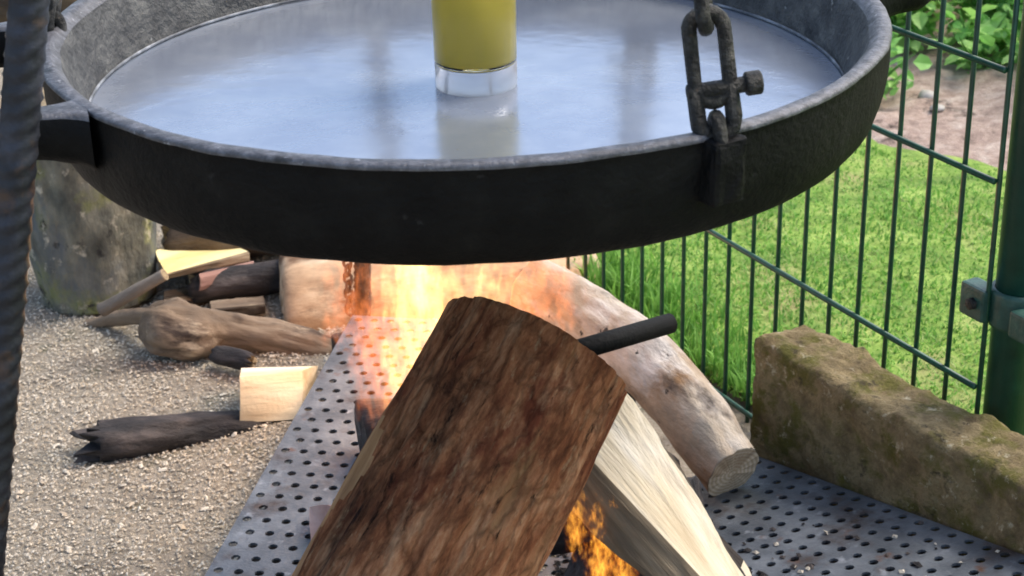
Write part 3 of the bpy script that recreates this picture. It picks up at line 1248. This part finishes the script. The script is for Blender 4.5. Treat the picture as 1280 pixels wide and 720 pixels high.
# bark torn off along the lower left flank
o.data.materials.append(M['torn'])
mw_ = o.matrix_basis
Lz = (top - bl).length
fd = (mw_.to_3x3().inverted() @ Vector((-.93, -.30, .2))).normalized()
fang = math.atan2(fd.y, fd.x)
for p_ in o.data.polygons:
    if p_.material_index == 0:
        c_ = p_.center
        dth = (math.atan2(c_.y, c_.x) - fang + math.pi) % (2 * math.pi) - math.pi
        wv_ = .34 * (1 - c_.z / Lz) + .16 * noise.noise(Vector((dth * 2, c_.z * 14, 1.0)))
        if abs(dth + .5 * noise.noise(Vector((0, 3, c_.z * 9)))) < wv_ and c_.z < Lz * .82:
            p_.material_index = 2

# split log with pale face
Lt = [(0.0895, 1.3750, 0.2736), (0.0414, 1.3200, 0.2506), (0.0179, 1.3350, 0.1968), (0.0640, 1.4600, 0.2028)]
Lb = [(0.2086, 1.2000, 0.1257), (0.1760, 1.1250, 0.1809), (0.1394, 1.1350, 0.1749), (0.1895, 1.2700, 0.1492)]
o = prism('split_log', Lt, Lb, [M['wood_pale'], M['wood_edge'], M['bark_dark']], [0, 1, 2, 2], 0, None, 60, 8, .004, 55, .12, bow=.004, seed=2)
tag(o, 'split log with a pale cream face leaning to the right of the bark log', 'split log')

# long peeled log, far end behind the fire, near end on the tray by the kerb
o = sweep('peeled_log', [(0.0247, 1.8000, 0.1521), (0.1047, 1.7000, 0.1481), (0.1721, 1.5800, 0.1278), (0.2098, 1.5000, 0.0954)], [.043, .042, .039, .036],
          [M['peeled'], M['end_pale']], None, 56, 80, lump=.16, lf=17, furrow=.0035, ff=45, fz=4, seed=8, squash=.78, jag1=.002)
tag(o, 'peeled grey-brown log with scorch marks, pale near end beside the kerb', 'log')

# iron pipe stub
o = rod('iron_pipe', (0.0345, 1.4400, 0.2581), (0.1498, 1.5300, 0.2452), .0098, M['pipe'], None, 24, .0066)
tag(o, 'short black iron pipe sticking out from behind the bark log', 'pipe')

# big pale log lying across the back of the fire
o = sweep('pale_log', [(-0.3031, 2.1200, -0.0169), (-0.1806, 2.1400, -0.0219), (-0.0428, 2.1500, -0.0154), (0.1063, 2.2000, -0.0051)], [.088, .086, .078, .062],
          [M['peeled_cream'], M['end_pale']], None, 60, 60, lump=.07, lf=8, furrow=.002, ff=40, fz=6, seed=12, round_end=.5)
tag(o, 'big pale cream log lying across behind the flames', 'log')

# burning wood low between the logs
for (a, b, r, lab, sd_) in (((.005, 1.12, .085), (.13, 1.52, .085), .036, 'charred log glowing low under the bark log', 3),
                            ((-.10, 1.42, .085), (.16, 1.36, .15), .030, 'blackened log lying across under the split log', 5),
                            ((-.16, 1.62, .082), (.12, 1.70, .085), .032, 'half burnt log at the back of the fire behind the flames', 6)):
    o = sweep('charred_log', [a, b], [r, r * .9], [M['char'], M['char']], None, 32, 30, lump=.18, lf=22, furrow=.003, ff=80, fz=20, seed=sd_)
    tag(o, lab, 'log')
o = prism('wood_offcut', [(-0.2049, 1.5000, 0.0717), (-0.1755, 1.4700, 0.0913), (-0.1779, 1.4700, 0.0533), (-0.2004, 1.4600, 0.0514)],
          [(-0.1733, 1.6000, 0.0006), (-0.1454, 1.5700, 0.0186), (-0.1462, 1.5600, -0.0059), (-0.1724, 1.5700, -0.0194)], [M['wood_pink']], None, 0, None, 8, 4, .002, 50)
tag(o, 'small brownish wood offcut on the tray beside the bark log', 'offcut')

# ash and charcoal crumbs on the tray
def ash():
    rnd = random.Random(5)
    V, Fc, mid = [], [], []
    spots = []
    for i in range(420):
        u, v = abs(rnd.gauss(.0, .10)), rnd.uniform(.0, .5)
        p = ro + back * (.29 - min(u, .28)) + rud * v
        spots.append((p, i))
    for i in range(260):
        p = o0 + eu * (.29 - abs(rnd.gauss(0, .07))) + ev * rnd.uniform(.3, .92)
        if (p - o0).dot(eu) > .01:
            spots.append((p, i))
    for p, i in spots:
        l = rnd.uniform(.0012, .0045) * (2.0 if rnd.random() < .06 else 1)
        m = (Matrix.Translation(p + Vector((0, 0, .0012))) @ Matrix.Rotation(rnd.uniform(0, 6.28), 4, 'Z') @ Matrix.Rotation(rnd.gauss(0, .4), 4, 'X'))
        j = len(V)
        for q in ((-l, -l * .6, 0), (l * .8, -l * .8, 0), (l, l * .6, 0), (-l * .6, l * .8, 0), (0, 0, l * .7)):
            V.append(m @ Vector(q))
        Fc += [(j, j + 1, j + 4), (j + 1, j + 2, j + 4), (j + 2, j + 3, j + 4), (j + 3, j, j + 4)]
        mid += [rnd.choice((0, 0, 1))] * 4
    return mesh_from('ash', V, Fc, mid)


g = struct(put('ash', ash(), [M['char'], M['chip3']], smooth=False), 'stuff')
tag(g, 'black charcoal crumbs and pale ash flakes scattered over the perforated tray', 'ash')

# ================================================================= fire
fire = thing('campfire', (-.05, 1.5, .06), 'yellow and orange flames rising behind the bark log', 'fire')


def flame_mesh():
    # a generous closed shell, so that the torn gas inside never meets its wall
    prof = [(0, -.08), (.9, -.06)]
    for i in range(1, 14):
        z = i / 14
        prof.append((1.45 * (1 - .55 * z), z * 1.15))
    prof += [(.45, 1.22), (0, 1.25)]
    return prof


def flame(base, h, w, m, lean=(0, 0), name='flame'):
    o = lathe(name, flame_mesh(), m, 20, fire)
    mw = Matrix.Translation(base) @ Matrix(((w, 0, lean[0] * h, 0), (0, w, lean[1] * h, 0), (0, 0, h, 0), (0, 0, 0, 1)))
    o.matrix_basis = mw
    return o


for (b, h, w, m, ln) in (
        ((-0.0972, 1.5500, 0.1586), .30, .085, 'flame', (.05, -.05)),
        ((-0.0708, 1.6000, 0.1581), .30, .090, 'flame', (-.15, -.1)),
        ((-0.1010, 1.6800, 0.1453), .24, .055, 'flame', (.25, -.2)),
        ((-0.0355, 1.7000, 0.1427), .20, .060, 'flame', (.25, -.1)),
        ((-0.1378, 1.6600, 0.1284), .16, .055, 'flame_red', (-.05, 0)),
        ((-0.1115, 1.5200, 0.1578), .20, .060, 'flame_red', (-.1, 0)),
        ((-0.0013, 1.6600, 0.1711), .18, .065, 'flame_red', (.3, 0)),
        ((-0.1416, 1.6000, 0.1188), .20, .055, 'flame_red', (.0, 0)),
        ((-0.1608, 1.7000, 0.1080), .11, .045, 'flame_red', (-.1, 0)),
        ((-0.1083, 1.5200, 0.1444), .17, .050, 'flame', (-.05, 0)),
        ((0.0393, 1.6200, 0.2034), .16, .060, 'flame_red', (.1, 0)),
        ((-0.1966, 1.8200, 0.0919), .15, .060, 'flame_red', (.1, 0)),
        ((0.0489, 1.2600, 0.1682), .085, .022, 'flame_low', (-.1, .1)),
        ((0.0683, 1.2500, 0.1385), .09, .030, 'flame_low', (.0, .1)),
        ((0.0850, 1.2400, 0.1409), .07, .024, 'flame_low', (.1, .1))):
    flame(b, h, w, M[m], ln)
fl = bpy.data.lights.new('fire_light', 'POINT')
fl.energy = .9
fl.color = (1.0, .48, .18)
fl.shadow_soft_size = .06
flo = bpy.data.objects.new('fire_light', fl)
COL.objects.link(flo)
flo.location = (-.11, 1.80, .20)

# ================================================================= wood lying to the left
# chopping stump
st = thing('tree_stump', (-0.5405, 2.0994, 0.0000), 'weathered mossy grey stump standing behind the tripod leg', 'stump')
sb = Vector((-.548, 2.17, -.004))
sweep('trunk', [sb, sb + Vector((-.004, .01, .13)), sb + Vector((-.008, .02, .27))], [.078, .087, .094], [M['stump'], M['end_old']], st, 56, 50,
      lump=.10, lf=9, furrow=.004, ff=50, fz=8, seed=21)
o = sweep('stick', [(-0.5027, 1.9850, 0.0586), (-0.4615, 1.9750, 0.0859), (-0.4181, 1.9700, 0.1116)], [.009, .008, .007], [M['bark_grey'], M['end_old']], None, 14, 20, lump=.15, lf=40)
tag(o, 'thin grey stick leaning against the foot of the stump', 'stick')
# board pile
o = prism('split_board', [(-0.4780, 2.2000, 0.0446), (-0.4362, 2.0600, 0.0709), (-0.4412, 2.0700, 0.0587), (-0.4790, 2.2000, 0.0353)],
          [(-0.4272, 2.3400, 0.0001), (-0.3500, 2.2000, 0.0386), (-0.3514, 2.2000, 0.0222), (-0.4289, 2.3400, -0.0184)], [M['wood_yellow'], M['wood_edge']], [0, 1, 1, 1], 1, None, 14, 5, .0015, 40)
tag(o, 'pale yellow split board on top of the left wood pile', 'board')
o = prism('wood_offcut', [(-0.4181, 2.1700, 0.0201), (-0.4004, 2.1000, 0.0528), (-0.4029, 2.1000, 0.0278), (-0.4203, 2.1700, -0.0021)],
          [(-0.3570, 2.2500, 0.0024), (-0.3401, 2.1700, 0.0377), (-0.3422, 2.1700, 0.0133), (-0.3590, 2.2500, -0.0206)], [M['wood_pink']], None, 0, None, 12, 4, .0015, 40)
tag(o, 'pinkish wood offcut under the pale yellow board', 'offcut')
o = prism('split_log', [(-0.5441, 2.4500, -0.0196), (-0.5214, 2.3600, -0.0096), (-0.5231, 2.3600, -0.0245), (-0.5503, 2.4500, -0.0543)],
          [(-0.4894, 2.5000, -0.0713), (-0.4624, 2.4200, -0.0527), (-0.4637, 2.4200, -0.0656), (-0.4918, 2.5000, -0.0951)], [M['wood_yellow'], M['bark_dark']], [0, 1, 1, 0], 1, None, 12, 4, .002, 40)
tag(o, 'yellowish split log mostly hidden under the pan beside the stump', 'split log')
for nm, pts, rad, mm, lab in (
        ('dark_log', [(-.47, 2.24, .034), (-.29, 2.29, .036)], [.036, .038], 'bark_dark', 'dark log at the bottom of the left wood pile'),
        ('dark_log', [(-.42, 2.13, .021), (-.295, 2.15, .022)], [.023, .022], 'char', 'short blackened log behind the forked branch'),
        ('dark_log', [(-.50, 2.28, .10), (-.26, 2.33, .095)], [.034, .034], 'bark_grey', 'grey barked log at the back of the left wood pile'),
        ('dark_log', [(-.362, 1.945, .012), (-.315, 1.925, .012)], [.013, .011], 'char', 'small black charred stump of wood under the branch')):
    o = sweep(nm, pts, rad, [M[mm], M['end_old']], None, 28, 20, lump=.22, lf=28, furrow=.003, ff=70, fz=16, jag0=.012, jag1=.012, round_end=.6, seed=len(lab))
    tag(o, lab, 'log')
for A_, B_, ms_, sd_, lab in (
        ([(-0.3557, 2.2200, 0.0015), (-0.3408, 2.1700, -0.0209), (-0.3326, 2.1700, -0.0259), (-0.3368, 2.2200, -0.0075)], [(-0.3272, 2.3400, -0.0288), (-0.3089, 2.3000, -0.0511), (-0.3023, 2.3000, -0.0538), (-0.3074, 2.3400, -0.0381)],
         ['bark_grey', 'wood_edge'], [0, 1, 1, 0], 'grey split piece leaning between the pale log and the wood pile'),
        ([(-0.4533, 2.1200, 0.0222), (-0.4466, 2.0800, 0.0226), (-0.4463, 2.0800, 0.0066), (-0.4571, 2.1200, -0.0043)], [(-0.3884, 2.2000, -0.0051), (-0.3774, 2.1500, -0.0057), (-0.3788, 2.1500, -0.0209), (-0.3905, 2.2000, -0.0290)],
         ['wood_edge', 'bark_dark'], [0, 1, 1, 1], 'dark weathered split piece under the board, beside the stump'),
        ([(-0.3881, 2.0800, 0.0232), (-0.3815, 2.0500, 0.0260), (-0.3828, 2.0500, 0.0125), (-0.3896, 2.0800, 0.0073)], [(-0.3259, 2.1200, 0.0116), (-0.3168, 2.0800, 0.0166), (-0.3181, 2.0800, 0.0006), (-0.3276, 2.1200, -0.0092)],
         ['wood_old', 'bark_dark'], [0, 1, 1, 1], 'brown split piece lying just behind the knotty branch')):
    o = prism('split_log', A_, B_, [M[ms_[0]], M[ms_[1]]], sd_, 1, None, 24, 5, .004, 50, .3, seed=len(lab))
    tag(o, lab, 'split log')
# knotty branch
br = thing('branch', (-0.4080, 1.9500, 0.0000), 'knotty brown branch with a thick burl end lying on the ground', 'branch')
sweep('limb', [(-0.4488, 2.0000, 0.0366), (-0.4230, 1.9850, 0.0322), (-0.3962, 1.9850, 0.0248), (-0.3543, 2.0000, 0.0184), (-0.2907, 2.0000, 0.0054), (-0.2232, 1.9900, -0.0117)],
      [.026, .036, .034, .025, .0235, .021], [M['wood_old'], M['end_old']], br, 48, 110, lump=.14, lf=34, furrow=.0042, ff=120, fz=16, jag1=.01, seed=31, round_end=.8)
sweep('side_shoot', [(-0.4293, 1.9900, 0.0464), (-0.4855, 2.0400, 0.0226), (-0.5430, 2.0700, -0.0017)], [.012, .010, .007], [M['wood_old'], M['end_old']], br, 20, 40, lump=.2, lf=40, furrow=.0015,
      ff=120, fz=20, jag1=.01, seed=33)
# white sawn block
o = prism('sawn_block', [(-0.3104, 1.8000, 0.0597), (-0.3133, 1.7850, 0.0060), (-0.3230, 1.8500, -0.0109), (-0.3195, 1.8700, 0.0357)],
          [(-0.2440, 1.8350, 0.0476), (-0.2442, 1.8000, -0.0003), (-0.2400, 1.8800, -0.0223), (-0.2341, 1.9000, 0.0197)], [M['wood_white']], None, 0, None, 12, 5, .0015, 40)
tag(o, 'freshly sawn pale wood block butting against the fire tray', 'wood block')
# charred stick with splintered end
o = sweep('charred_branch', [(-0.4729, 1.7350, 0.0165), (-0.4170, 1.7550, 0.0075), (-0.3594, 1.7850, -0.0010), (-0.3072, 1.8000, -0.0079), (-0.2581, 1.8200, -0.0132)], [.021, .023, .022, .018, .010],
          [M['char'], M['char']], None, 28, 70, lump=.2, lf=24, furrow=.004, ff=90, fz=10, jag0=.05, seed=41)
tag(o, 'blackened charred branch with a splintered end lying on the sawdust', 'branch')

# dark logs stacked far behind on the left
k = 0
for (x, y, z, r, lab) in ((-1.25, 3.3, .085, .09, 'lowest dark log of the far stack at the top left'),
                          (-1.22, 3.5, .085, .088, 'rear lower dark log of the far stack at the top left'),
                          (-1.24, 3.4, .232, .082, 'uppermost dark log of the far stack at the top left')):
    o = sweep('stacked_log', [(x - .45, y, z), (x + .45, y + .06, z)], [r, r * .95], [M['bark_dark'], M['end_old']], None, 36, 30, lump=.08, lf=9, furrow=.004,
              ff=50, fz=8, seed=50 + k)
    tag(o, lab, 'log', 'far stacked logs')
    k += 1

# ================================================================= planting in the bed
def plant(name, base, h, spread, nleaf, ll, label, ms, seed):
    rnd = random.Random(seed)
    t = thing(name, base, label, 'plant', 'leafy plants in the bed')
    V, Fc, mid = [], [], []
    SV = []
    for s in range(9):
        a = rnd.uniform(0, 6.28)
        tip = Vector((math.cos(a) * spread * rnd.uniform(.2, 1), math.sin(a) * spread * rnd.uniform(.2, 1), h * rnd.uniform(.6, 1)))
        SV.append(tip)
    # stems
    bm = bmesh.new()
    for tip in SV:
        prev = None
        for i in range(6):
            u = i / 5
            c = Vector((tip.x * u ** 1.4, tip.y * u ** 1.4, tip.z * u))
            r = .004 * (1 - .7 * u)
            ring = [bm.verts.new(c + Vector((math.cos(k * 1.2566) * r, math.sin(k * 1.2566) * r, 0))) for k in range(5)]
            if prev:
                for k in range(5):
                    bm.faces.new((prev[k], prev[(k + 1) % 5], ring[(k + 1) % 5], ring[k]))
            prev = ring
    put('stems', from_bm('stems', bm), M['leaf2'], t, Matrix.Translation(base))
    for i in range(nleaf):
        tip = rnd.choice(SV)
        u = rnd.uniform(.15, 1.0)
        c = Vector((tip.x * u ** 1.4, tip.y * u ** 1.4, tip.z * u)) + Vector((rnd.gauss(0, .02), rnd.gauss(0, .02), rnd.gauss(0, .015)))
        l = ll * .72 * rnd.uniform(.6, 1.3)
        w = l * rnd.uniform(.28, .42)
        m = (Matrix.Translation(c) @ Matrix.Rotation(rnd.uniform(0, 6.28), 4, 'Z') @ Matrix.Rotation(rnd.uniform(-.9, .5), 4, 'Y')
             @ Matrix.Rotation(rnd.gauss(0, .4), 4, 'X'))
        j = len(V)
        for q in ((0, 0, 0), (l * .35, w, .15 * w), (l * .75, w * .7, .0), (l, 0, -.2 * l), (l * .75, -w * .7, 0), (l * .35, -w, .15 * w), (l * .5, 0, -.25 * w)):
            V.append(m @ Vector(q))
        Fc += [(j, j + 6, j + 1), (j + 1, j + 6, j + 2), (j + 2, j + 6, j + 3), (j + 3, j + 6, j + 4), (j + 4, j + 6, j + 5), (j + 5, j + 6, j)]
        k = rnd.choices((0, 1, 2), ms)[0]
        mid += [k] * 6
    put('foliage', mesh_from('foliage', V, Fc, mid), [M['leaf0'], M['leaf1'], M['leaf2']], t, Matrix.Translation(base), smooth=False)
    return t


for i, (x, y, h, sp, nl_, ll, lab, ms) in enumerate((
        (.70, 3.05, .26, .15, 260, .050, 'leafy green plant nearest the pan rim, behind the bed', (3, 4, 2)),
        (.86, 3.10, .30, .18, 340, .055, 'bushy bright green plant in the middle of the bed behind the fence', (2, 5, 2)),
        (.98, 2.80, .20, .14, 300, .055, 'broad leafed plant at the right of the bed beside the post', (4, 3, 2)),
        (.60, 2.82, .12, .08, 90, .040, 'low dark green plant at the bed edge just right of the pan', (2, 1, 4)),
        (1.06, 3.05, .30, .22, 420, .06, 'bright green plant behind the broad leafed one near the post', (2, 6, 1)),
        (.66, 3.40, .26, .24, 380, .06, 'leafy plant at the back left of the bed', (3, 4, 2)),
        (.92, 3.40, .28, .24, 420, .06, 'tall leafy plant at the back of the bed, middle', (3, 5, 1)),
        (.80, 2.93, .11, .12, 170, .045, 'low bright green plant in the soil bed left of the broad leafed one', (2, 6, 1)),
        (.90, 2.98, .12, .13, 180, .045, 'low spreading plant in the bed in front of the bushy plant', (3, 5, 1)),
        (1.02, 2.66, .12, .10, 150, .050, 'small leafy plant in the bed right beside the fence post', (3, 5, 1)),
        (1.04, 3.24, .14, .15, 190, .05, 'low pale green plant between the taller plants at the back', (2, 6, 1)),
        (.74, 3.24, .14, .15, 190, .05, 'low pale green plant behind the one nearest the pan rim', (2, 6, 1)),
        (1.20, 3.40, .30, .26, 420, .065, 'tall bright green plant at the back right of the bed', (2, 6, 1)))):
    plant('leafy_plant', (x, y, .01), h, sp, nl_, ll, lab, ms, i + 1)
# pebbles in the bed
for i in range(14):
    rnd = random.Random(100 + i)
    p = bed_a + bdir * rnd.uniform(.1, 1.15) + bn * rnd.uniform(.03, .42)
    r = rnd.uniform(.006, .014)
    bm = bmesh.new()
    bmesh.ops.create_icosphere(bm, subdivisions=2, radius=1)
    for v in bm.verts:
        v.co = Vector((v.co.x * r * 1.2, v.co.y * r, v.co.z * r * .65)) * (1 + .25 * fb(v.co + Vector((i, 0, 0)), 1.3, 2))
    o = put('pebble', from_bm('pebble', bm), M['pebble'], None, Matrix.Translation((p.x, p.y, lawn_z(p.x, p.y) + .018)))
    tag(o, 'small pale pebble lying in the soil bed behind the fence', 'pebble', 'pebbles in the soil bed')
